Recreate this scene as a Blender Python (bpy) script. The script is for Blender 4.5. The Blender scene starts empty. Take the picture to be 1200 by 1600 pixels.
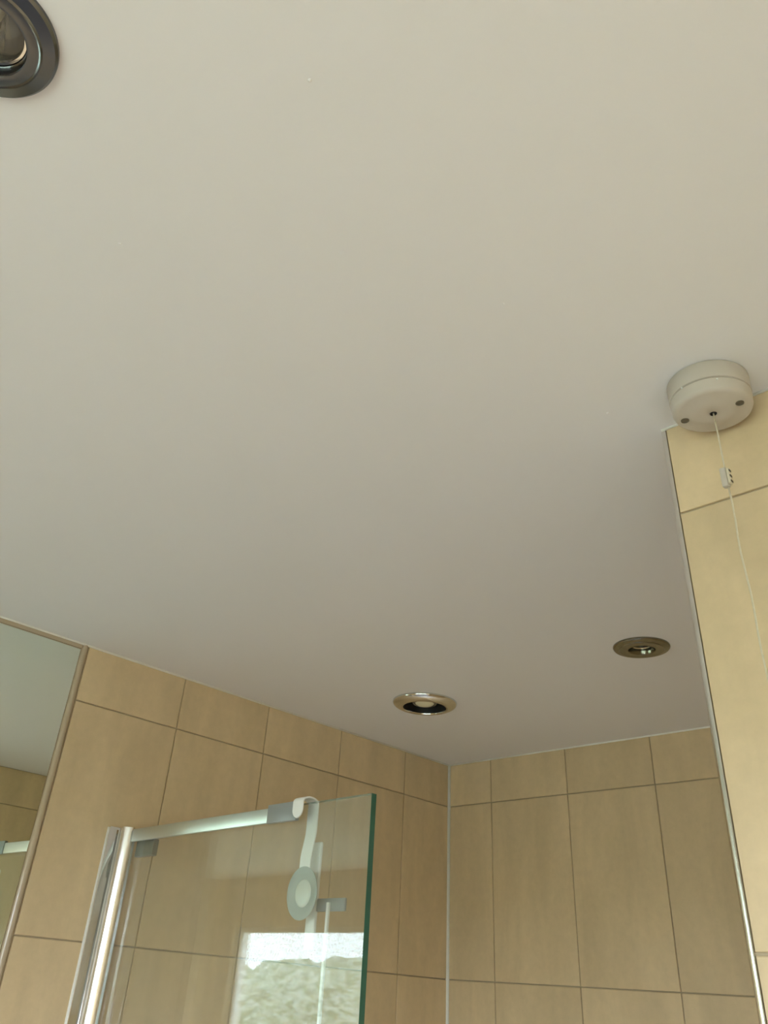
import bpy, bmesh, math, random
from mathutils import Vector, Matrix

random.seed(7)
scene = bpy.context.scene
H = 2.40                      # ceiling height; the tiled corner of the shower stands at x = 0, y = 0

# ------------------------------------------------------------------ camera
F = 1282.2
yaw, pitch, roll = -0.8209, 0.5943, 0.0778
cam_loc = Vector((1.6725, -2.0001, H - 0.5921))
fwd = Vector((math.sin(yaw) * math.cos(pitch), math.cos(yaw) * math.cos(pitch), math.sin(pitch)))
rgt = Vector((math.cos(yaw), -math.sin(yaw), 0))
upv = rgt.cross(fwd)
cr, sr = math.cos(roll), math.sin(roll)
rx = cr * rgt + sr * upv
uy = -sr * rgt + cr * upv
cd = bpy.data.cameras.new('camera')
cam = bpy.data.objects.new('camera', cd)
scene.collection.objects.link(cam)
m = Matrix((rx, uy, -fwd)).transposed().to_4x4()
m.translation = cam_loc
cam.matrix_world = m
cd.sensor_fit = 'VERTICAL'
cd.sensor_height = 36.0
cd.lens = F * 36.0 / 1600.0
cd.shift_x = (600 - 573.285) / 1600.0
cd.shift_y = (687.94 - 800) / 1600.0
cd.clip_start = 0.01
scene.camera = cam

# ------------------------------------------------------------------ world, window light level, exposure
world = bpy.data.worlds.new('world')
scene.world = world
world.use_nodes = True
world.node_tree.nodes['Background'].inputs['Color'].default_value = (0.86, 0.945, 1.14, 1)   # even overcast sky
world.node_tree.nodes['Background'].inputs['Strength'].default_value = 27.0
WIN = (0.80, 3.500, -1.42, -0.277)     # window opening: x0, x1, bottom and top below the ceiling
WY = -3.50                             # inner face of the window wall
pl = bpy.data.lights.new('window_portal', 'AREA')      # guides the sampling of the sky through the window, gives no light of its own
pl.shape = 'RECTANGLE'; pl.size = WIN[1] - WIN[0]; pl.size_y = WIN[3] - WIN[2]
pl.cycles.is_portal = True
po = bpy.data.objects.new('window_portal', pl)
scene.collection.objects.link(po)
po.location = ((WIN[0] + WIN[1]) / 2, WY - 0.13, H + (WIN[2] + WIN[3]) / 2)
po.rotation_euler = (math.pi / 2, 0, 0)
scene.view_settings.view_transform = 'Standard'
scene.view_settings.look = 'None'
scene.view_settings.gamma = 1.0
scene.view_settings.exposure = 0.0
scene.view_settings.use_curve_mapping = False

# ------------------------------------------------------------------ materials
def new_mat(name):
    mt = bpy.data.materials.new(name)
    mt.use_nodes = True
    nt = mt.node_tree
    return mt, nt, nt.nodes['Principled BSDF']

def plain(name, col, rough=0.5, metal=0.0, noise=0.0, scale=20.0, bump=0.0, coat=0.0, spec=0.5):
    mt, nt, b = new_mat(name)
    b.inputs['Roughness'].default_value = rough
    b.inputs['Metallic'].default_value = metal
    b.inputs['Specular IOR Level'].default_value = spec
    b.inputs['Coat Weight'].default_value = coat
    tc = nt.nodes.new('ShaderNodeTexCoord')
    nz = nt.nodes.new('ShaderNodeTexNoise')
    nz.inputs['Scale'].default_value = scale
    nz.inputs['Detail'].default_value = 5
    nt.links.new(tc.outputs['Object'], nz.inputs['Vector'])
    mx = nt.nodes.new('ShaderNodeMix'); mx.data_type = 'RGBA'
    mx.inputs['A'].default_value = tuple(c * (1 - noise) for c in col) + (1,)
    mx.inputs['B'].default_value = tuple(min(1, c * (1 + noise)) for c in col) + (1,)
    nt.links.new(nz.outputs['Fac'], mx.inputs['Factor'])
    nt.links.new(mx.outputs['Result'], b.inputs['Base Color'])
    if bump:
        bp = nt.nodes.new('ShaderNodeBump')
        bp.inputs['Strength'].default_value = bump
        bp.inputs['Distance'].default_value = 0.001
        nt.links.new(nz.outputs['Fac'], bp.inputs['Height'])
        nt.links.new(bp.outputs['Normal'], b.inputs['Normal'])
    return mt

def tile_material(name, base, cloud=0.10):
    """cream stone-effect ceramic: vertical cloudy streaks, fine mottling, a tint of its own for each tile"""
    mt, nt, b = new_mat(name)
    N, L = nt.nodes, nt.links
    tc = N.new('ShaderNodeTexCoord')
    oi = N.new('ShaderNodeObjectInfo')
    add = N.new('ShaderNodeVectorMath'); add.operation = 'ADD'
    sc_ = N.new('ShaderNodeVectorMath'); sc_.operation = 'SCALE'; sc_.inputs['Scale'].default_value = 9.0
    comb = N.new('ShaderNodeCombineXYZ')
    for i in range(3):
        L.new(oi.outputs['Random'], comb.inputs[i])
    L.new(comb.outputs[0], sc_.inputs[0])
    L.new(tc.outputs['Object'], add.inputs[0]); L.new(sc_.outputs[0], add.inputs[1])
    mp = N.new('ShaderNodeMapping'); mp.inputs['Scale'].default_value = (1.0, 1.0, 0.22)
    L.new(add.outputs[0], mp.inputs['Vector'])
    n1 = N.new('ShaderNodeTexNoise'); n1.inputs['Scale'].default_value = 13; n1.inputs['Detail'].default_value = 4
    n1.inputs['Distortion'].default_value = 0.6
    L.new(mp.outputs[0], n1.inputs['Vector'])
    n2 = N.new('ShaderNodeTexNoise'); n2.inputs['Scale'].default_value = 55; n2.inputs['Detail'].default_value = 6
    n2.inputs['Roughness'].default_value = 0.65
    L.new(add.outputs[0], n2.inputs['Vector'])
    r1 = N.new('ShaderNodeMapRange'); r1.inputs['From Min'].default_value = 0.3; r1.inputs['From Max'].default_value = 0.7
    r1.inputs['To Min'].default_value = 1 - cloud; r1.inputs['To Max'].default_value = 1 + cloud * 0.6
    L.new(n1.outputs['Fac'], r1.inputs['Value'])
    r2 = N.new('ShaderNodeMapRange'); r2.inputs['From Min'].default_value = 0.3; r2.inputs['From Max'].default_value = 0.7
    r2.inputs['To Min'].default_value = 0.955; r2.inputs['To Max'].default_value = 1.035
    L.new(n2.outputs['Fac'], r2.inputs['Value'])
    r3 = N.new('ShaderNodeMapRange')
    r3.inputs['To Min'].default_value = 0.965; r3.inputs['To Max'].default_value = 1.03
    L.new(oi.outputs['Random'], r3.inputs['Value'])
    m1 = N.new('ShaderNodeMath'); m1.operation = 'MULTIPLY'
    m2 = N.new('ShaderNodeMath'); m2.operation = 'MULTIPLY'
    L.new(r1.outputs[0], m1.inputs[0]); L.new(r2.outputs[0], m1.inputs[1])
    L.new(m1.outputs[0], m2.inputs[0]); L.new(r3.outputs[0], m2.inputs[1])
    vm = N.new('ShaderNodeVectorMath'); vm.operation = 'SCALE'
    vm.inputs[0].default_value = base
    L.new(m2.outputs[0], vm.inputs['Scale'])
    L.new(vm.outputs[0], b.inputs['Base Color'])
    b.inputs['Roughness'].default_value = 0.38
    b.inputs['Specular IOR Level'].default_value = 0.42
    bp = N.new('ShaderNodeBump'); bp.inputs['Strength'].default_value = 0.10; bp.inputs['Distance'].default_value = 0.0006
    L.new(n2.outputs['Fac'], bp.inputs['Height']); L.new(bp.outputs['Normal'], b.inputs['Normal'])
    return mt

def glass_sheet(name, tint, film=0.03):
    """flat clear glass: Fresnel mirror over clear sheet, with a faint limescale film"""
    mt = bpy.data.materials.new(name); mt.use_nodes = True
    nt = mt.node_tree; N, L = nt.nodes, nt.links
    N.remove(N['Principled BSDF'])
    out = N['Material Output']
    lw = N.new('ShaderNodeLayerWeight'); lw.inputs['Blend'].default_value = 0.5
    p = N.new('ShaderNodeMath'); p.operation = 'POWER'; p.inputs[1].default_value = 5
    L.new(lw.outputs['Facing'], p.inputs[0])
    ma = N.new('ShaderNodeMath'); ma.operation = 'MULTIPLY_ADD'; ma.inputs[1].default_value = 0.956; ma.inputs[2].default_value = 0.050
    L.new(p.outputs[0], ma.inputs[0])
    tr = N.new('ShaderNodeBsdfTransparent'); tr.inputs[0].default_value = tint + (1,)
    gl = N.new('ShaderNodeBsdfGlossy'); gl.inputs['Roughness'].default_value = 0.0
    df = N.new('ShaderNodeBsdfDiffuse'); df.inputs[0].default_value = (0.8, 0.82, 0.78, 1)
    tc = N.new('ShaderNodeTexCoord')
    nz = N.new('ShaderNodeTexNoise'); nz.inputs['Scale'].default_value = 6; nz.inputs['Detail'].default_value = 6
    L.new(tc.outputs['Object'], nz.inputs['Vector'])
    fm = N.new('ShaderNodeMath'); fm.operation = 'MULTIPLY'; fm.inputs[1].default_value = film * 2
    L.new(nz.outputs['Fac'], fm.inputs[0])
    s0 = N.new('ShaderNodeMixShader'); L.new(fm.outputs[0], s0.inputs[0]); L.new(tr.outputs[0], s0.inputs[1]); L.new(df.outputs[0], s0.inputs[2])
    s1 = N.new('ShaderNodeMixShader'); L.new(ma.outputs[0], s1.inputs[0]); L.new(s0.outputs[0], s1.inputs[1]); L.new(gl.outputs[0], s1.inputs[2])
    L.new(s1.outputs[0], out.inputs['Surface'])
    return mt

def obscure_pane(name, frost, contrast, scale):
    """obscured window glass: part clear, part milky; contrast = depth of the moulded pattern"""
    mt = bpy.data.materials.new(name); mt.use_nodes = True
    nt = mt.node_tree; N, L = nt.nodes, nt.links
    N.remove(N['Principled BSDF'])
    tc = N.new('ShaderNodeTexCoord')
    mp = N.new('ShaderNodeMapping'); mp.inputs['Scale'].default_value = (0.7, 1, 1.3)
    L.new(tc.outputs['Object'], mp.inputs['Vector'])
    n1 = N.new('ShaderNodeTexNoise'); n1.inputs['Scale'].default_value = scale; n1.inputs['Detail'].default_value = 5
    n1.inputs['Distortion'].default_value = 1.5
    L.new(mp.outputs[0], n1.inputs['Vector'])
    rp = N.new('ShaderNodeMapRange'); rp.inputs['From Min'].default_value = 0.44; rp.inputs['From Max'].default_value = 0.56
    rp.inputs['To Min'].default_value = frost - contrast; rp.inputs['To Max'].default_value = frost + contrast
    L.new(n1.outputs['Fac'], rp.inputs['Value'])
    tr = N.new('ShaderNodeBsdfTransparent'); tr.inputs[0].default_value = (0.93, 0.95, 0.93, 1)
    tl = N.new('ShaderNodeBsdfTranslucent'); tl.inputs[0].default_value = (0.90, 0.92, 0.90, 1)
    mx = N.new('ShaderNodeMixShader')
    L.new(rp.outputs[0], mx.inputs[0]); L.new(tr.outputs[0], mx.inputs[1]); L.new(tl.outputs[0], mx.inputs[2])
    L.new(mx.outputs[0], N['Material Output'].inputs['Surface'])
    return mt

TILE = tile_material('cream_stone_tile', (0.70, 0.535, 0.325))
GROUT = plain('sand_grout', (0.47, 0.375, 0.25), 0.9, noise=0.12, scale=60, bump=0.3)
PAINT = plain('white_ceiling_paint', (0.785, 0.755, 0.74), 0.75, noise=0.012, scale=3.0, bump=0.05)
SILICONE = plain('white_silicone', (0.92, 0.89, 0.82), 0.35, noise=0.05, scale=50)
TRIM_WHITE = plain('white_pvc_trim', (0.85, 0.85, 0.83), 0.16, noise=0.02)
TRIM_METAL = plain('polished_edge_trim', (0.78, 0.76, 0.71), 0.22, 1.0, noise=0.03)
TRIM_BEIGE = plain('beige_pvc_trim', (0.50, 0.40, 0.28), 0.15, noise=0.03)
SWITCH = plain('white_switch_plastic', (0.54, 0.475, 0.40), 0.42, noise=0.03, scale=30)
CORD = plain('aged_white_cord', (0.66, 0.58, 0.43), 0.8, noise=0.12, scale=200, bump=0.4)
DARK = plain('dark_screw_hole', (0.012, 0.011, 0.010), 0.6, noise=0.2)
CHROME = plain('polished_chrome', (0.86, 0.86, 0.84), 0.08, 1.0, noise=0.03)
CHROME_POST = plain('brushed_chrome', (0.86, 0.86, 0.84), 0.20, 1.0, noise=0.03)
CHROME_SATIN = plain('soft_chrome', (0.70, 0.70, 0.68), 0.10, 1.0, noise=0.05, scale=15)
CHROME_DULL = plain('tarnished_chrome', (0.25, 0.235, 0.18), 0.20, 1.0, noise=0.25, scale=90, bump=0.1)
CHROME_GREY = plain('smoky_chrome', (0.155, 0.16, 0.17), 0.22, 1.0, noise=0.15, scale=60, bump=0.06)
LAMP_CAN = plain('black_lamp_can', (0.015, 0.014, 0.013), 0.5, noise=0.2)
LAMP_LENS = plain('frosted_lamp_lens', (0.80, 0.74, 0.52), 0.3, noise=0.05, coat=0.5)
REFLECTOR = plain('faceted_reflector', (0.36, 0.37, 0.35), 0.15, 1.0, noise=0.2, scale=120, bump=0.5)
ALU = plain('satin_aluminium', (0.66, 0.70, 0.68), 0.42, 1.0, noise=0.02)
GREY_PLASTIC = plain('grey_plastic', (0.27, 0.28, 0.27), 0.35, noise=0.03)
HANGER = plain('white_hanger_plastic', (0.86, 0.84, 0.79), 0.30, noise=0.02)
BOSS = plain('pale_boss_plastic', (0.66, 0.68, 0.60), 0.18, noise=0.02)
CUP = plain('pale_grey_suction_rubber', (0.42, 0.45, 0.41), 0.35, noise=0.04)
EDGE = plain('green_glass_edge', (0.040, 0.14, 0.095), 0.12, noise=0.45, scale=14, coat=0.4)
GLASS = glass_sheet('clear_screen_glass', (0.965, 0.985, 0.97), 0.035)
LENS = glass_sheet('clear_lamp_glass', (0.97, 0.97, 0.97), 0.0)
HINGE = plain('smoked_hinge_plastic', (0.13, 0.12, 0.09), 0.35, noise=0.1)
SLOT = plain('brown_slot', (0.12, 0.095, 0.06), 0.7, noise=0.2)
FLOOR = plain('pale_floor_tile', (0.19, 0.185, 0.185), 0.5, noise=0.15, scale=6)
TRAY = plain('bounce_tray_white', (0.90, 0.90, 0.89), 0.2, noise=0.01)
FRAME = plain('white_window_frame', (0.82, 0.82, 0.80), 0.25, noise=0.02)
PANE_L = obscure_pane('patterned_window_pane', 0.16, 0.15, 26)
LEAVES = plain('hedge_leaves', (0.07, 0.10, 0.045), 0.7, noise=0.6, scale=9, bump=1.0)
LAWN = plain('mown_lawn', (0.12, 0.15, 0.07), 0.9, noise=0.3, scale=5)
mt, nt, b = new_mat('silvered_mirror')
b.inputs['Metallic'].default_value = 1.0
b.inputs['Base Color'].default_value = (0.86, 0.94, 0.86, 1)
b.inputs['Roughness'].default_value = 0.0
MIRROR = mt

# ------------------------------------------------------------------ helpers
COL = scene.collection

def link(name, me, mat, parent=None, smooth=False):
    for mm in (mat if isinstance(mat, (list, tuple)) else [mat]):
        me.materials.append(mm)
    if smooth:
        for p in me.polygons:
            p.use_smooth = True
    o = bpy.data.objects.new(name, me)
    COL.objects.link(o)
    if parent is not None:
        o.parent = parent
    return o

def obj(name, bm, mat, parent=None, smooth=False, sharp=None):
    bmesh.ops.recalc_face_normals(bm, faces=bm.faces)
    if sharp is not None:
        for f in bm.faces:
            f.smooth = True
        for e in bm.edges:
            if len(e.link_faces) == 2 and e.calc_face_angle() > sharp:
                e.smooth = False
    me = bpy.data.meshes.new(name)
    bm.to_mesh(me); bm.free()
    return link(name, me, mat, parent, smooth)

def tag(o, label, cat, group=None):
    o['label'] = label; o['category'] = cat
    if group:
        o['group'] = group
    return o

def empty(name, loc):
    o = bpy.data.objects.new(name, None)
    o.empty_display_size = 0.05
    o.location = loc
    COL.objects.link(o)
    return o

def struct(o):
    o['kind'] = 'structure'
    return o

def box(bm, x0, x1, y0, y1, z0, z1, bevel=0.0, seg=2):
    r = bmesh.ops.create_cube(bm, size=1.0)
    vs = r['verts']
    for v in vs:
        v.co = Vector(((x0 + x1) / 2 + v.co.x * (x1 - x0), (y0 + y1) / 2 + v.co.y * (y1 - y0), (z0 + z1) / 2 + v.co.z * (z1 - z0)))
    if bevel:
        es = list({e for v in vs for e in v.link_edges})
        bmesh.ops.bevel(bm, geom=es, offset=bevel, segments=seg, affect='EDGES', profile=0.5)
    return bm

def lathe(bm, prof, n=64, axis=None):
    """prof: (r, z) pairs about the z axis"""
    rings = []
    for r, z in prof:
        if r < 1e-6:
            rings.append([bm.verts.new((0, 0, z))])
        else:
            rings.append([bm.verts.new((r * math.cos(2 * math.pi * k / n), r * math.sin(2 * math.pi * k / n), z)) for k in range(n)])
    for a, c in zip(rings[:-1], rings[1:]):
        for k in range(n):
            k2 = (k + 1) % n
            if len(a) == 1 and len(c) == 1:
                continue
            if len(a) == 1:
                bm.faces.new((a[0], c[k], c[k2]))
            elif len(c) == 1:
                bm.faces.new((a[k], c[0], a[k2]))
            else:
                bm.faces.new((a[k], c[k], c[k2], a[k2]))
    return bm

def tube(bm, pts, r, n=10):
    pts = [Vector(p) for p in pts]
    rings = []
    for i, p in enumerate(pts):
        d = (pts[min(i + 1, len(pts) - 1)] - pts[max(i - 1, 0)]).normalized()
        a = d.orthogonal().normalized() if abs(d.z) < 0.9 else Vector((1, 0, 0)).cross(d).normalized()
        c = d.cross(a)
        rings.append([bm.verts.new(p + r * (math.cos(2 * math.pi * k / n) * a + math.sin(2 * math.pi * k / n) * c)) for k in range(n)])
    for a, c in zip(rings[:-1], rings[1:]):
        for k in range(n):
            bm.faces.new((a[k], a[(k + 1) % n], c[(k + 1) % n], c[k]))
    bm.faces.new(rings[0]); bm.faces.new(rings[-1])
    return bm

# ------------------------------------------------------------------ room shell
WX = 1.42        # shower side wall
RX = 3.75        # far right wall of the bathroom
PY = -1.1905     # partition face
PX = 1.3225      # partition end
GAP = 0.0027     # grout joint
TH = 0.0035       # tile stands proud of the grout bed
ROW = [0.0, -0.1171, -0.5413, -0.9655, -1.3897, -1.8139, -2.2381, -2.40]

def wall(name, x0, x1, y0, y1, z0=0.0, z1=H):
    bm = bmesh.new()
    box(bm, x0, x1, y0, y1, z0, z1)
    return struct(obj(name, bm, GROUT))

def steps(a, c, w=0.25):
    r = [a]
    while r[-1] + w < c - 0.02:
        r.append(r[-1] + w)
    return r + [c]

TILE_MESH = {}
def tile_mesh(w, h):
    key = (round(w, 4), round(h, 4))
    if key in TILE_MESH:
        return TILE_MESH[key]
    bm = bmesh.new()
    box(bm, -w / 2, w / 2, -TH, 0, -h / 2, h / 2)
    es = [e for e in bm.edges if all(abs(v.co.y) < 1e-6 for v in e.verts)]
    bmesh.ops.bevel(bm, geom=es, offset=0.0011, segments=2, affect='EDGES', profile=0.5)
    bmesh.ops.recalc_face_normals(bm, faces=bm.faces)
    me = bpy.data.meshes.new('tile')
    bm.to_mesh(me); bm.free()
    me.materials.append(TILE)
    TILE_MESH[key] = me
    return me

def tiles(parent, origin, u, nrm, ued, rows=ROW, skip=None):
    """lay tiles over a wall: u = direction along the wall, nrm = into the room, ued = joint positions along u"""
    u = Vector(u); nrm = Vector(nrm); origin = Vector(origin)
    # tile mesh: width on its x, face at y = 0 looking along +y, height on z
    x = nrm.cross(Vector((0, 0, 1))) * -1
    R = Matrix((x, nrm, Vector((0, 0, 1)))).transposed().to_4x4()
    for c in range(len(ued) - 1):
        for r in range(len(rows) - 1):
            a, bb = ued[c], ued[c + 1]
            t, bo = rows[r], rows[r + 1]
            if skip and skip((a + bb) / 2, (t + bo) / 2):
                continue
            me = tile_mesh(abs(bb - a) - GAP, t - bo - GAP)
            o = bpy.data.objects.new('tile', me)
            COL.objects.link(o)
            jit = random.uniform(-0.0004, 0.0002)
            mw = R.copy()
            mw.translation = origin + u * ((a + bb) / 2) + nrm * jit + Vector((0, 0, H + (t + bo) / 2))
            o.matrix_world = mw
            o.parent = parent

# left wall (mirror let into it further forward)
left = wall('wall_left', -0.10, -TH, WY - 0.1, TH + 0.1)
LW = 0.2558
led = [0.0, 0.1949, 0.1949 + LW, 0.1949 + 2 * LW, 0.1949 + 3 * LW, 1.2175]
tiles(left, (0, 0, 0), (0, -1, 0), (1, 0, 0), led)
MIR_Y = -1.2335       # near edge of the trim, mirror starts here
tiles(left, (0, 0, 0), (0, -1, 0), (1, 0, 0), steps(1.2175, -WY, LW), rows=[-1.3897, -1.8139, -2.2381, -2.40])
# back wall of the shower
back = wall('wall_back', -TH, WX + TH, TH, 0.10)
tiles(back, (0, 0, 0), (1, 0, 0), (0, -1, 0), [0.0, 0.155, 0.405, 0.655, 0.905, 1.155, WX])
# shower side wall
side = wall('wall_shower_side', WX + TH, WX + 0.10, -1.10, TH)
tiles(side, (WX, 0, 0), (0, -1, 0), (-1, 0, 0), [0.0, 0.04, 0.29, 0.54, 0.79, 1.04, 1.095])
# partition with the free end facing the shower opening
part = wall('wall_partition', PX + TH, RX + TH, PY + TH, -1.10)
tiles(part, (0, PY, 0), (1, 0, 0), (0, -1, 0), steps(PX + 0.0078, RX))
tiles(part, (PX, 0, 0), (0, 1, 0), (-1, 0, 0), [PY + 0.0078, -1.10])
# right wall and window wall (seen only in reflections)
right = wall('wall_right', RX + TH, RX + 0.10, WY - 0.1, PY + TH)
tiles(right, (RX, 0, 0), (0, -1, 0), (-1, 0, 0), steps(1.195, -WY))
# window wall with an opening
ww = bmesh.new()
box(ww, -TH, WIN[0], WY - 0.12, WY - TH, 0, H)
box(ww, WIN[1], RX + TH, WY - 0.12, WY - TH, 0, H)
box(ww, WIN[0], WIN[1], WY - 0.12, WY - TH, 0, H + WIN[2])
box(ww, WIN[0], WIN[1], WY - 0.12, WY - TH, H + WIN[3], H)
wwo = struct(obj('wall_window', ww, GROUT))
xs = steps(0.0, WIN[0]) + steps(WIN[0], WIN[1])[1:] + [RX]
tiles(wwo, (0, WY, 0), (1, 0, 0), (0, 1, 0), xs, rows=[0, -0.1171, WIN[3]],)
tiles(wwo, (0, WY, 0), (1, 0, 0), (0, 1, 0), xs, rows=[WIN[3], -0.5413, -0.9655, WIN[2]], skip=lambda a, z: WIN[0] < a < WIN[1])
tiles(wwo, (0, WY, 0), (1, 0, 0), (0, 1, 0), xs, rows=[WIN[2], -1.8139, -2.2381, -2.40])

# floor
bm = bmesh.new(); box(bm, -0.1, RX + 0.1, WY - 0.1, 0.1, -0.06, 0.0)
struct(obj('floor', bm, FLOOR))

# white tray, out of view, added to bounce daylight onto the shower ceiling and walls
bm = bmesh.new()
box(bm, 0.002, WX - 0.002, -1.085, -0.002, 0.0, 0.05)
top = max(bm.faces, key=lambda f: f.calc_center_median().z)
r = bmesh.ops.inset_region(bm, faces=[top], thickness=0.045)
for v in top.verts: v.co.z -= 0.02
r = bmesh.ops.inset_region(bm, faces=[top], thickness=0.03)
for v in top.verts: v.co.z -= 0.005
tray = empty('added_bounce_tray', (0.7, -0.54, 0.0))
tag(tray, 'unseen low white tray below the screen, added to bounce light upward', 'shower tray')
o = obj('basin', bm, TRAY, tray); o.location = (-0.7, 0.54, 0)
bm = bmesh.new(); lathe(bm, [(0, 0), (0.045, 0), (0.045, 0.003), (0.02, 0.005), (0, 0.005)], 32)
o = obj('drain_cover', bm, CHROME, tray); o.location = (0, 0, 0.0255)

# ceiling with three round holes for the recessed lights
FAN = (0.3545, -0.5170)
DL2 = (0.9470, -0.5600)
DL3 = (1.1950, -1.9855)
def ceiling_mesh():
    bm = bmesh.new()
    edges = []
    def loop(pts):
        vs = [bm.verts.new(p) for p in pts]
        for i in range(len(vs)):
            edges.append(bm.edges.new((vs[i], vs[(i + 1) % len(vs)])))
    loop([(-0.1, WY - 0.1, H), (RX + 0.1, WY - 0.1, H), (RX + 0.1, 0.1, H), (-0.1, 0.1, H)])
    for (cx, cy), r in ((FAN, 0.066), (DL2, 0.044), (DL3, 0.044)):
        loop([(cx + r * math.cos(2 * math.pi * k / 40), cy + r * math.sin(2 * math.pi * k / 40), H) for k in range(40)])
    bmesh.ops.triangle_fill(bm, use_beauty=True, edges=edges)
    g = bmesh.ops.extrude_face_region(bm, geom=list(bm.faces))
    for v in g['geom']:
        if isinstance(v, bmesh.types.BMVert):
            v.co.z += 0.012
    return bm
ceil = struct(obj('ceiling', ceiling_mesh(), PAINT))
slab = bmesh.new(); box(slab, -0.1, RX + 0.1, WY - 0.1, 0.1, H + 0.12, H + 0.16)
struct(obj('ceiling_deck', slab, DARK))
sk = bmesh.new()
for a in ((-0.1, -0.09, WY - 0.1, 0.1), (RX + 0.09, RX + 0.1, WY - 0.1, 0.1), (-0.09, RX + 0.09, WY - 0.1, WY - 0.09), (-0.09, RX + 0.09, 0.09, 0.1)):
    box(sk, *a, H + 0.012, H + 0.12)
struct(obj('ceiling_rim', sk, DARK))

# paint nibs on the ceiling
def nib(x, y, r):
    bm = bmesh.new()
    bmesh.ops.create_icosphere(bm, subdivisions=2, radius=r)
    for v in bm.verts:
        v.co.z *= 0.5; v.co.x *= random.uniform(0.8, 1.25)
    o = obj('paint_nib', bm, PAINT, ceil, smooth=True)
    o.location = (x, y, H)

# sealant beads and trims
def bead(name, p0, p1, r, mat):
    bm = bmesh.new(); tube(bm, [p0, p1], r, 10)
    for f in bm.faces: f.smooth = len(f.verts) == 4
    return struct(obj(name, bm, mat))
bead('trim_1', (0.0005, 0, H - 0.0005), (0.0005, WY, H - 0.0005), 0.0030, SILICONE)
bead('trim_2', (0, -0.0005, H - 0.0005), (WX, -0.0005, H - 0.0005), 0.0030, SILICONE)
bead('trim_3', (PX + 0.004, PY - 0.0003, H - 0.0003), (RX, PY - 0.0003, H - 0.0003), 0.0019, SILICONE)
bead('trim_4', (0.001, -0.001, 0), (0.001, -0.001, H - 0.002), 0.0050, SILICONE)

def quadrant(name, cx, cy, a0, a1, r, z0, z1, mat, tail=()):
    """quarter-round edge trim: arc about (cx, cy) from angle a0 to a1, closed at its centre"""
    bm = bmesh.new()
    n = 10
    prof = [(cx + r * math.cos(a0 + (a1 - a0) * k / n), cy + r * math.sin(a0 + (a1 - a0) * k / n)) for k in range(n + 1)] + list(tail)
    lo = [bm.verts.new((x, y, z0)) for x, y in prof]
    hi = [bm.verts.new((x, y, z1)) for x, y in prof]
    k = len(prof)
    for i in range(k):
        bm.faces.new((lo[i], lo[(i + 1) % k], hi[(i + 1) % k], hi[i]))
    bm.faces.new(lo); bm.faces.new(hi)
    return struct(obj(name, bm, mat, sharp=0.6))
# partition edge
quadrant('trim_5', PX + 0.0085, PY + 0.0085, math.pi, 1.5 * math.pi, 0.0085, 0, H, TRIM_METAL, [(PX + 0.0085, PY + 0.0085)])
# vertical trim between the tiles and the mirror
quadrant('trim_6', -0.0040, -1.2255, -0.5 * math.pi, 0.5 * math.pi, 0.0072, 1.02, H - 0.002, TRIM_BEIGE, [(-0.005, -1.2183), (-0.005, -1.2327)])
# strip over the mirror
bm = bmesh.new(); box(bm, -0.005, 0.0015, WY, MIR_Y, H - 0.011, H - 0.0015, 0.001)
struct(obj('trim_7', bm, TRIM_BEIGE))

# ------------------------------------------------------------------ mirror
bm = bmesh.new()
box(bm, -0.005, -0.0015, WY + 0.02, MIR_Y - 0.001, 1.03, H - 0.0125)
mir = tag(obj('wall_mirror', bm, MIRROR), 'tall frameless mirror let into the tiled wall at the left edge', 'mirror')

# ------------------------------------------------------------------ window (daylight, mirrored in the shower glass)
x0, x1, zb, zt = WIN[0], WIN[1], H + WIN[2], H + WIN[3]
yf0, yf1 = WY - 0.085, WY - 0.035
wroot = empty('window_1', ((x0 + x1) / 2, WY - 0.06, zb)); struct(wroot)
def wpart(name, mat, *boxes, bev=0.004):
    bm = bmesh.new()
    for bxx in boxes:
        box(bm, *bxx, bev)
    o = obj(name, bm, mat)
    o.parent = wroot
    o.matrix_parent_inverse = Matrix.Translation(-Vector(wroot.location))
    return o
FR = 0.045
wpart('window_frame', FRAME, (x0, x1, yf0, yf1, zt - FR * 0.6, zt), (x0, x1, yf0, yf1, zb, zb + FR), (x0, x0 + FR, yf0, yf1, zb, zt), (x1 - FR, x1, yf0, yf1, zb, zt))
MX = 1.700
wpart('mullion', FRAME, (MX - 0.016, MX + 0.016, yf0 + 0.004, yf1 - 0.002, zb, zt))
def pane(name, mat, a, c, z0, z1):
    bm = bmesh.new()
    yy = yf0 + 0.018
    bm.faces.new([bm.verts.new(p) for p in ((a, yy, z0), (c, yy, z0), (c, yy, z1), (a, yy, z1))])
    o = obj(name, bm, mat); o.parent = wroot; o.matrix_parent_inverse = Matrix.Translation(-Vector(wroot.location))
for a, c in ((x0 + FR - 0.003, MX - 0.013), (MX + 0.013, x1 - FR + 0.003)):
    pane('window_pane', PANE_L, a, c, zb + FR - 0.003, zt - FR * 0.6 + 0.003)
bm = bmesh.new(); box(bm, x0 + 0.001, x1 - 0.001, WY - 0.034, WY + 0.02, zb - 0.001, zb + 0.012, 0.003)
o = obj('window_sill', bm, FRAME); o.parent = wroot; o.matrix_parent_inverse = Matrix.Translation(-Vector(wroot.location))

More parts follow.
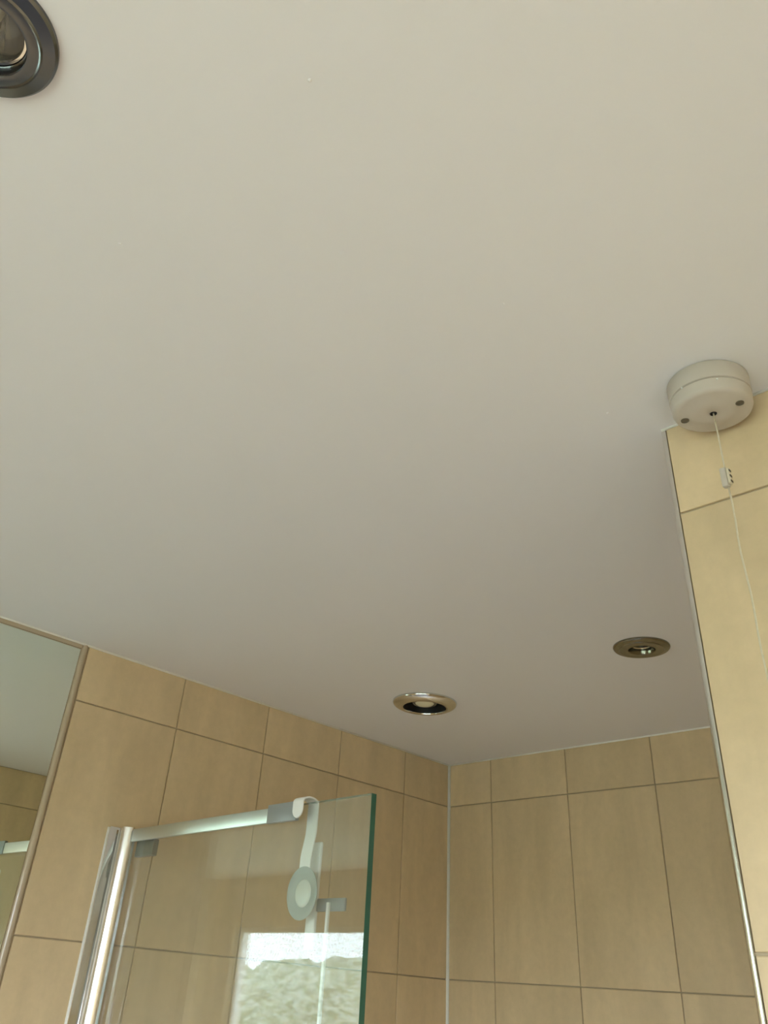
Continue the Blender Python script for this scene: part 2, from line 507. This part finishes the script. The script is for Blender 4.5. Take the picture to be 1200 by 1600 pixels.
# garden outside the window
bm = bmesh.new(); box(bm, -14, 18, -22, WY - 0.13, -0.35, -0.25)
struct(obj('ground_outside', bm, LAWN))
bm = bmesh.new()
bmesh.ops.create_grid(bm, x_segments=90, y_segments=12, size=0.5)
for v in bm.verts:
    gx, gy = v.co.x * 22 + 2, (v.co.y + 0.5)
    a = gy * math.pi
    hh = 2.38 + 0.05 * math.sin(gx * 1.7) + 0.05 * math.sin(gx * 4.1 + 1) + random.uniform(-0.07, 0.07)
    v.co = Vector((gx + random.uniform(-0.05, 0.05), -8.0 - 0.7 * math.cos(a) + random.uniform(-0.07, 0.07), -0.25 + hh * math.sin(a) ** 0.45))
hedge = tag(obj('garden_hedge', bm, LEAVES), 'dark green hedge outside, blurred in the window reflection', 'hedge')

# ------------------------------------------------------------------ recessed lights
def lathe_part(name, prof, mat, parent, n=64, sharp=0.5, smooth=True):
    bm = bmesh.new(); lathe(bm, prof, n)
    return obj(name, bm, mat, parent, sharp=sharp if smooth else None)

def downlight(loc, label, rim_mat, rout, rin, drop, group, tilt=0):
    r = empty('recessed_downlight', (loc[0], loc[1], H))
    tag(r, label, 'downlight', group)
    lathe_part('bezel', [(rout * 0.86, 0.0), (rout, 0.0), (rout, -drop * 0.35), (rout * 0.965, -drop * 0.62), (rout * 0.80, -drop * 0.80),
                         (rout * 0.775, -drop * 0.98), (rout * 0.75, -drop * 0.90), (rin + 0.004, -drop * 1.0), (rin + 0.001, -drop * 0.97),
                         (rin, -drop * 0.80), (rin - 0.0015, 0.002), (rin, 0.006)], rim_mat, r, n=72)
    lathe_part('retaining_ring', [(rin - 0.0015, 0.0045), (rin - 0.0022, 0.0030), (rin - 0.0042, 0.0030), (rin - 0.0050, 0.0046), (rin - 0.0040, 0.0062)], CHROME, r, n=48)
    lp = lathe_part('lamp', [(rin - 0.003, 0.0065), (rin - 0.0045, 0.012), (rin * 0.66, 0.026), (rin * 0.36, 0.036), (0.006, 0.040), (0.0, 0.040)], REFLECTOR, r, n=26, smooth=False)
    lathe_part('lamp_capsule', [(0.0, 0.016), (0.003, 0.0175), (0.0045, 0.021), (0.0045, 0.034), (0.003, 0.039)], LAMP_LENS, lp, n=16)
    lathe_part('lamp_glass', [(0.0, 0.0070), (rin - 0.004, 0.0070), (rin - 0.004, 0.0082), (0.0, 0.0082)], LENS, lp, n=40)
    lathe_part('can', [(rin + 0.004, 0.002), (rin + 0.005, 0.045), (rin * 0.8, 0.075), (0.0, 0.075)], LAMP_CAN, r, n=40)
    return r
downlight(DL2, 'small tarnished bronze-brown downlight in the ceiling near the partition', CHROME_DULL, 0.0530, 0.0245, 0.0075, 'recessed downlights')
downlight(DL3, 'dark grey metal downlight cut off by the upper left corner', CHROME_GREY, 0.0540, 0.0310, 0.0085, 'recessed downlights')

# larger light over the shower: domed chrome rim, black throat, lamp in the middle
fan = empty('shower_light', (FAN[0], FAN[1], H))
tag(fan, 'large shiny chrome ceiling light with black throat above the shower', 'ceiling light')
prof = [(0.064, 0.0), (0.0765, 0.0), (0.0770, -0.0020)]
for k in range(1, 9):
    t = k / 8 * math.pi / 2
    prof.append((0.0530 + 0.0240 * math.cos(t), -0.002 - 0.0125 * math.sin(t)))
prof += [(0.0515, -0.0140), (0.0508, -0.0120), (0.0512, -0.004), (0.0525, 0.004)]
lathe_part('bezel', prof, CHROME_SATIN, fan, n=80)
lathe_part('throat', [(0.0505, -0.0115), (0.0500, 0.010), (0.0480, 0.050), (0.0, 0.052)], LAMP_CAN, fan, n=60)
lathe_part('lamp_holder', [(0.0240, -0.0045), (0.0280, -0.0045), (0.0300, -0.001), (0.0300, 0.045)], HINGE, fan, n=48)
lathe_part('lamp', [(0.0, -0.0095), (0.010, -0.0090), (0.017, -0.0075), (0.0220, -0.0045), (0.0235, -0.001), (0.0235, 0.03)], LAMP_LENS, fan, n=48)
for k in range(3):
    bm = bmesh.new(); box(bm, 0.0295, 0.0495, -0.0022, 0.0022, 0.004, 0.012, 0.0008)
    bmesh.ops.rotate(bm, cent=(0, 0, 0), matrix=Matrix.Rotation(k * 2.094 + 0.3, 3, 'Z'), verts=bm.verts)
    obj('spoke', bm, LAMP_CAN, fan)

# ------------------------------------------------------------------ pull-cord switch
SW = (1.4085, -1.2415)
sw = empty('pull_cord_switch', (SW[0], SW[1], H))
tag(sw, 'round white plastic pull-cord switch on the ceiling above the partition', 'switch')
R0 = 0.0430
lathe_part('back_box', [(0.0, -0.0003), (R0 - 0.001, -0.0003), (R0, -0.0015), (R0 - 0.0003, -0.0222), (R0 - 0.0018, -0.0232), (0.0, -0.0232)], SWITCH, sw, n=80, sharp=0.9)
cover = lathe_part('cover', [(0.0, -0.0236), (R0 - 0.0020, -0.0236), (R0 - 0.0006, -0.0246), (R0 - 0.0012, -0.0352), (R0 - 0.0022, -0.0376), (R0 - 0.0045, -0.0392),
                             (R0 - 0.0075, -0.0398), (0.0250, -0.0402), (0.0225, -0.0416), (0.0046, -0.0421), (0.0038, -0.0416), (0.0034, -0.0380), (0.0, -0.0380)], SWITCH, sw, n=80, sharp=0.9)
for sx, sy in ((-0.0300, -0.0050), (0.0290, 0.0012)):
    bm = bmesh.new(); lathe(bm, [(0.0, 0.0005), (0.0044, 0.0005), (0.0044, -0.0012), (0.0036, -0.0016), (0.0030, -0.0006), (0.0, -0.0006)], 20)
    s = obj('screw_hole', bm, SLOT, cover, smooth=False); s.location = (sx, sy, -0.0396)
bm = bmesh.new(); lathe(bm, [(0.0, 0.001), (0.0036, 0.001), (0.0036, -0.0006), (0.0026, -0.0006), (0.0026, 0.0006), (0.0, 0.0006)], 20)
s = obj('cord_hole', bm, DARK, cover); s.location = (0, 0, -0.0416)
for a in (1.9, 5.3, 4.4):
    bm = bmesh.new(); bmesh.ops.create_icosphere(bm, subdivisions=1, radius=0.0013)
    s = obj('paint_speck', bm, TRIM_WHITE, cover, smooth=True); s.location = (R0 * math.cos(a) * 0.985, R0 * math.sin(a) * 0.985, -0.026 + 0.004 * math.sin(3 * a))
bm = bmesh.new(); tube(bm, [(0, 0, -0.040), (0.0001, 0, -0.075), (-0.0002, 0.0, -0.113)], 0.0009, 8)
obj('upper_cord', bm, CORD, sw, smooth=True)
cn = bmesh.new(); box(cn, -0.0056, 0.0012, -0.0036, 0.0036, -0.1345, -0.1120, 0.0016)
conn = obj('cord_connector', cn, SWITCH, sw, sharp=0.7)
cn = bmesh.new(); box(cn, 0.0012, 0.0040, -0.0030, 0.0030, -0.1320, -0.1140, 0.001)
obj('connector_clip', cn, CORD, conn)
cn = bmesh.new()
for zz in (-0.1168, -0.1232, -0.1296):
    box(cn, 0.0036, 0.0046, -0.0022, 0.0022, zz - 0.0011, zz + 0.0011)
obj('connector_slot', cn, SLOT, conn)
pts = []
for k in range(40):
    z = -0.133 - k * 0.02
    pts.append((-0.0008 + 0.0007 * math.sin(k * 1.3) - 0.00008 * k, 0.0006 * math.sin(k * 0.9 + 1), z))
bm = bmesh.new(); tube(bm, pts, 0.0010, 8)
obj('lower_cord', bm, CORD, sw, smooth=True)
e = Vector(pts[-1])
bm = bmesh.new(); lathe(bm, [(0.0, 0.004), (0.004, 0.003), (0.006, -0.004), (0.009, -0.030), (0.0085, -0.034), (0.0, -0.034)], 24)
o = obj('pull_bell', bm, HANGER, sw, sharp=0.9); o.location = e

# ------------------------------------------------------------------ hinged glass shower screen
A = Vector((0.010, -1.030, 0)); B = Vector((0.745, -1.065, 0))
T = (B - A).normalized()
NF = Vector((T.y, -T.x, 0))                   # out of the glass, towards the room
ang = math.atan2(T.y, T.x)
ZT = H - 0.3398
ZB = 0.62
scr = empty('shower_screen', (A.x, A.y, ZB)); scr.rotation_euler = (0, 0, ang)
tag(scr, 'clear hinged glass shower screen with green edge and chrome wall channel', 'shower screen')
# local frame: x along the glass, y away from the room (+y = into the shower), z up from ZB
GL = (B - A).length
ht = ZT - ZB
bm = bmesh.new(); box(bm, 0.012, GL, -0.005, 0.005, 0, ht)
for f in bm.faces:
    f.normal_update()
    f.material_index = 0 if abs(f.normal.y) > 0.9 else 1
gp = obj('glass_panel', bm, [GLASS, EDGE], scr)
def spart(name, mat, parent=scr, bev=0.0015, boxes=(), seg=2):
    bm = bmesh.new()
    for bb in boxes:
        box(bm, *bb, bev, seg)
    return obj(name, bm, mat, parent, sharp=0.7)
# wall channel square to the wall: flat flange and rounded pivot post (world aligned)
def wpart2(name, bm, mat, **k):
    o = obj(name, bm, mat, None, **k)
    o.parent = scr
    bpy.context.view_layer.update()
    o.matrix_parent_inverse = scr.matrix_world.inverted()
    return o
bm = bmesh.new(); box(bm, 0.0005, 0.0060, -1.0765, -1.0260, ZB, ZT + 0.002, 0.0016)
wpart2('wall_channel', bm, CHROME, sharp=0.7)
# pivot post: shallow D section with its rounded face turned to the room
bm = bmesh.new()
fa = math.atan2(-0.63, 0.76)
prof = []
for k in range(15):
    a = fa + math.radians(-30 + 60 * k / 14)
    prof.append((0.0175 + 0.0250 * (math.cos(a) - math.cos(fa)) + 0.0125 * math.cos(fa), -1.0400 + 0.0250 * (math.sin(a) - math.sin(fa)) + 0.0125 * math.sin(fa)))
for k in range(13):
    a = fa + math.radians(50 + 260 * k / 12)
    prof.append((0.0175 + 0.0118 * math.cos(a), -1.0400 + 0.0118 * math.sin(a)))
lo = [bm.verts.new((x, y, ZB)) for x, y in prof]
hi = [bm.verts.new((x, y, ZT + 0.003)) for x, y in prof]
for k in range(len(prof)):
    k2 = (k + 1) % len(prof)
    bm.faces.new((lo[k], lo[k2], hi[k2], hi[k]))
bm.faces.new(lo); bm.faces.new(hi)
wpart2('pivot_post', bm, CHROME_POST, sharp=0.7)
bm = bmesh.new(); tube(bm, [(0.0012, -1.0772, ZB), (0.0012, -1.0772, ZT)], 0.0026, 10)
wpart2('sealant_bead', bm, SILICONE, smooth=True)
hb = spart('hinge_block', HINGE, boxes=[(0.024, 0.092, 0.0052, 0.018, ht - 0.050, ht - 0.020)], bev=0.002)
bm = bmesh.new(); lathe(bm, [(0, 0), (0.0085, 0), (0.0095, 0.001), (0.0095, 0.006), (0, 0.006)], 24)
bmesh.ops.rotate(bm, cent=(0, 0, 0), matrix=Matrix.Rotation(math.pi / 2, 3, 'X'), verts=bm.verts)
o = obj('hinge_screw', bm, CHROME_DULL, hb, sharp=0.7); o.location = (0.040, 0.0240, ht - 0.034)
spart('seal_strip', CUP, boxes=[(0.010, 0.0135, -0.0062, 0.0062, 0, ht - 0.004)], bev=0.0005)
spart('top_rail', ALU, boxes=[(0.030, 0.5000, -0.0120, -0.0053, ht - 0.0245, ht - 0.0010)], bev=0.002)
spart('rail_end_cap', GREY_PLASTIC, boxes=[(0.4885, 0.566, -0.0135, -0.0052, ht - 0.0255, ht + 0.0035)], bev=0.0012)

# ------------------------------------------------------------------ white strap hanger hooked over the screen
HS = 0.574                                       # position along the glass
hroot = empty('strap_hanger', A + T * HS + Vector((0, 0, ZT))); hroot.rotation_euler = (0, 0, ang)
tag(hroot, 'white plastic strap hanger with round suction disc hooked over the glass', 'hanger')
def strap(name, path, w, th, mat, round_start=False, round_end=False):
    """band of width w (local x) following path of (y, z)"""
    bm = bmesh.new()
    P = [Vector((0, y, z)) for y, z in path]
    rings = []
    acc = 0.0
    tot = sum((P[i + 1] - P[i]).length for i in range(len(P) - 1))
    for i, p in enumerate(P):
        if i: acc += (P[i] - P[i - 1]).length
        d = (P[min(i + 1, len(P) - 1)] - P[max(i - 1, 0)]).normalized()
        n = Vector((0, -d.z, d.y))
        hw = w / 2
        if round_start and acc < hw: hw = math.sqrt(max(hw * hw - (hw - acc) ** 2, (0.18 * hw) ** 2))
        if round_end and tot - acc < w / 2: hw = math.sqrt(max((w / 2) ** 2 - (w / 2 - (tot - acc)) ** 2, (0.18 * w / 2) ** 2))
        e = th * 0.3
        sec = [(-hw, -th / 2 + e), (-hw + e, -th / 2), (hw - e, -th / 2), (hw, -th / 2 + e), (hw, th / 2 - e), (hw - e, th / 2), (-hw + e, th / 2), (-hw, th / 2 - e)]
        rings.append([bm.verts.new(p + Vector((sx, 0, 0)) + n * sn) for sx, sn in sec])
    for a, c in zip(rings[:-1], rings[1:]):
        for k in range(8):
            bm.faces.new((a[k], a[(k + 1) % 8], c[(k + 1) % 8], c[k]))
    bm.faces.new(rings[0]); bm.faces.new(rings[-1])
    return obj(name, bm, mat, hroot, sharp=0.6)
path = []
for k in range(9): path.append((-0.0158, -0.0235 + k * 0.0030))
for k in range(1, 12):
    t = math.pi * k / 12
    path.append((0.0002 - 0.0160 * math.cos(t), 0.0010 + 0.0075 * math.sin(t)))
for k in range(8): path.append((0.0162, -0.001 - 0.005 * k))
for k in range(1, 9):
    t = k / 8; s = t * t * (3 - 2 * t)
    path.append((0.0162 - 0.0062 * s, -0.036 - 0.046 * t))
path += [(0.0100, -0.092), (0.0100, -0.100), (0.0100, -0.110)]
strap('strap', path, 0.0265, 0.0028, HANGER, round_start=True)
# suction disc on the shower side, pressed against the glass
bm = bmesh.new()
lathe(bm, [(0.0195, 0.0082), (0.0280, 0.0068), (0.0350, 0.0053), (0.0368, 0.0060), (0.0365, 0.0070), (0.030, 0.0092), (0.0, 0.0112)], 56)
bmesh.ops.rotate(bm, cent=(0, 0, 0), matrix=Matrix.Rotation(-math.pi / 2, 3, 'X'), verts=bm.verts)
cup = obj('suction_disc', bm, CUP, hroot, sharp=0.7); cup.location = (0.003, 0, -0.1270)
bm = bmesh.new()
lathe(bm, [(0.0, 0.0056), (0.010, 0.0057), (0.0150, 0.0060), (0.0178, 0.0067), (0.0195, 0.0082), (0.0195, 0.0125), (0.0, 0.0130)], 48)
bmesh.ops.rotate(bm, cent=(0, 0, 0), matrix=Matrix.Rotation(-math.pi / 2, 3, 'X'), verts=bm.verts)
o = obj('disc_boss', bm, BOSS, cup, sharp=0.9)
# hanging bar behind the disc with a cross arm and a thin white rod
bm = bmesh.new(); box(bm, -0.0115, 0.0115, 0.0290, 0.0350, -0.200, -0.052, 0.0028)
stem = obj('hanging_bar', bm, HANGER, hroot, sharp=0.7)
bm = bmesh.new(); box(bm, -0.005, 0.010, 0.0134, 0.0288, -0.135, -0.122, 0.001)
obj('bar_spacer', bm, CUP, stem)
bm = bmesh.new(); box(bm, 0.0115, 0.078, 0.0300, 0.0345, -0.150, -0.132, 0.0018)
arm = obj('cross_arm', bm, GREY_PLASTIC, stem, sharp=0.7)
bm = bmesh.new(); box(bm, 0.040, 0.0455, 0.0255, 0.0300, -0.420, -0.138, 0.001)
obj('rod', bm, HANGER, arm)

for x, y, r in ((1.350, -1.791, 0.0017), (1.083, -1.800, 0.0015), (1.296, -1.262, 0.0022), (1.314, -1.491, 0.0013), (1.165, -1.291, 0.0014)):
    nib(x, y, r)
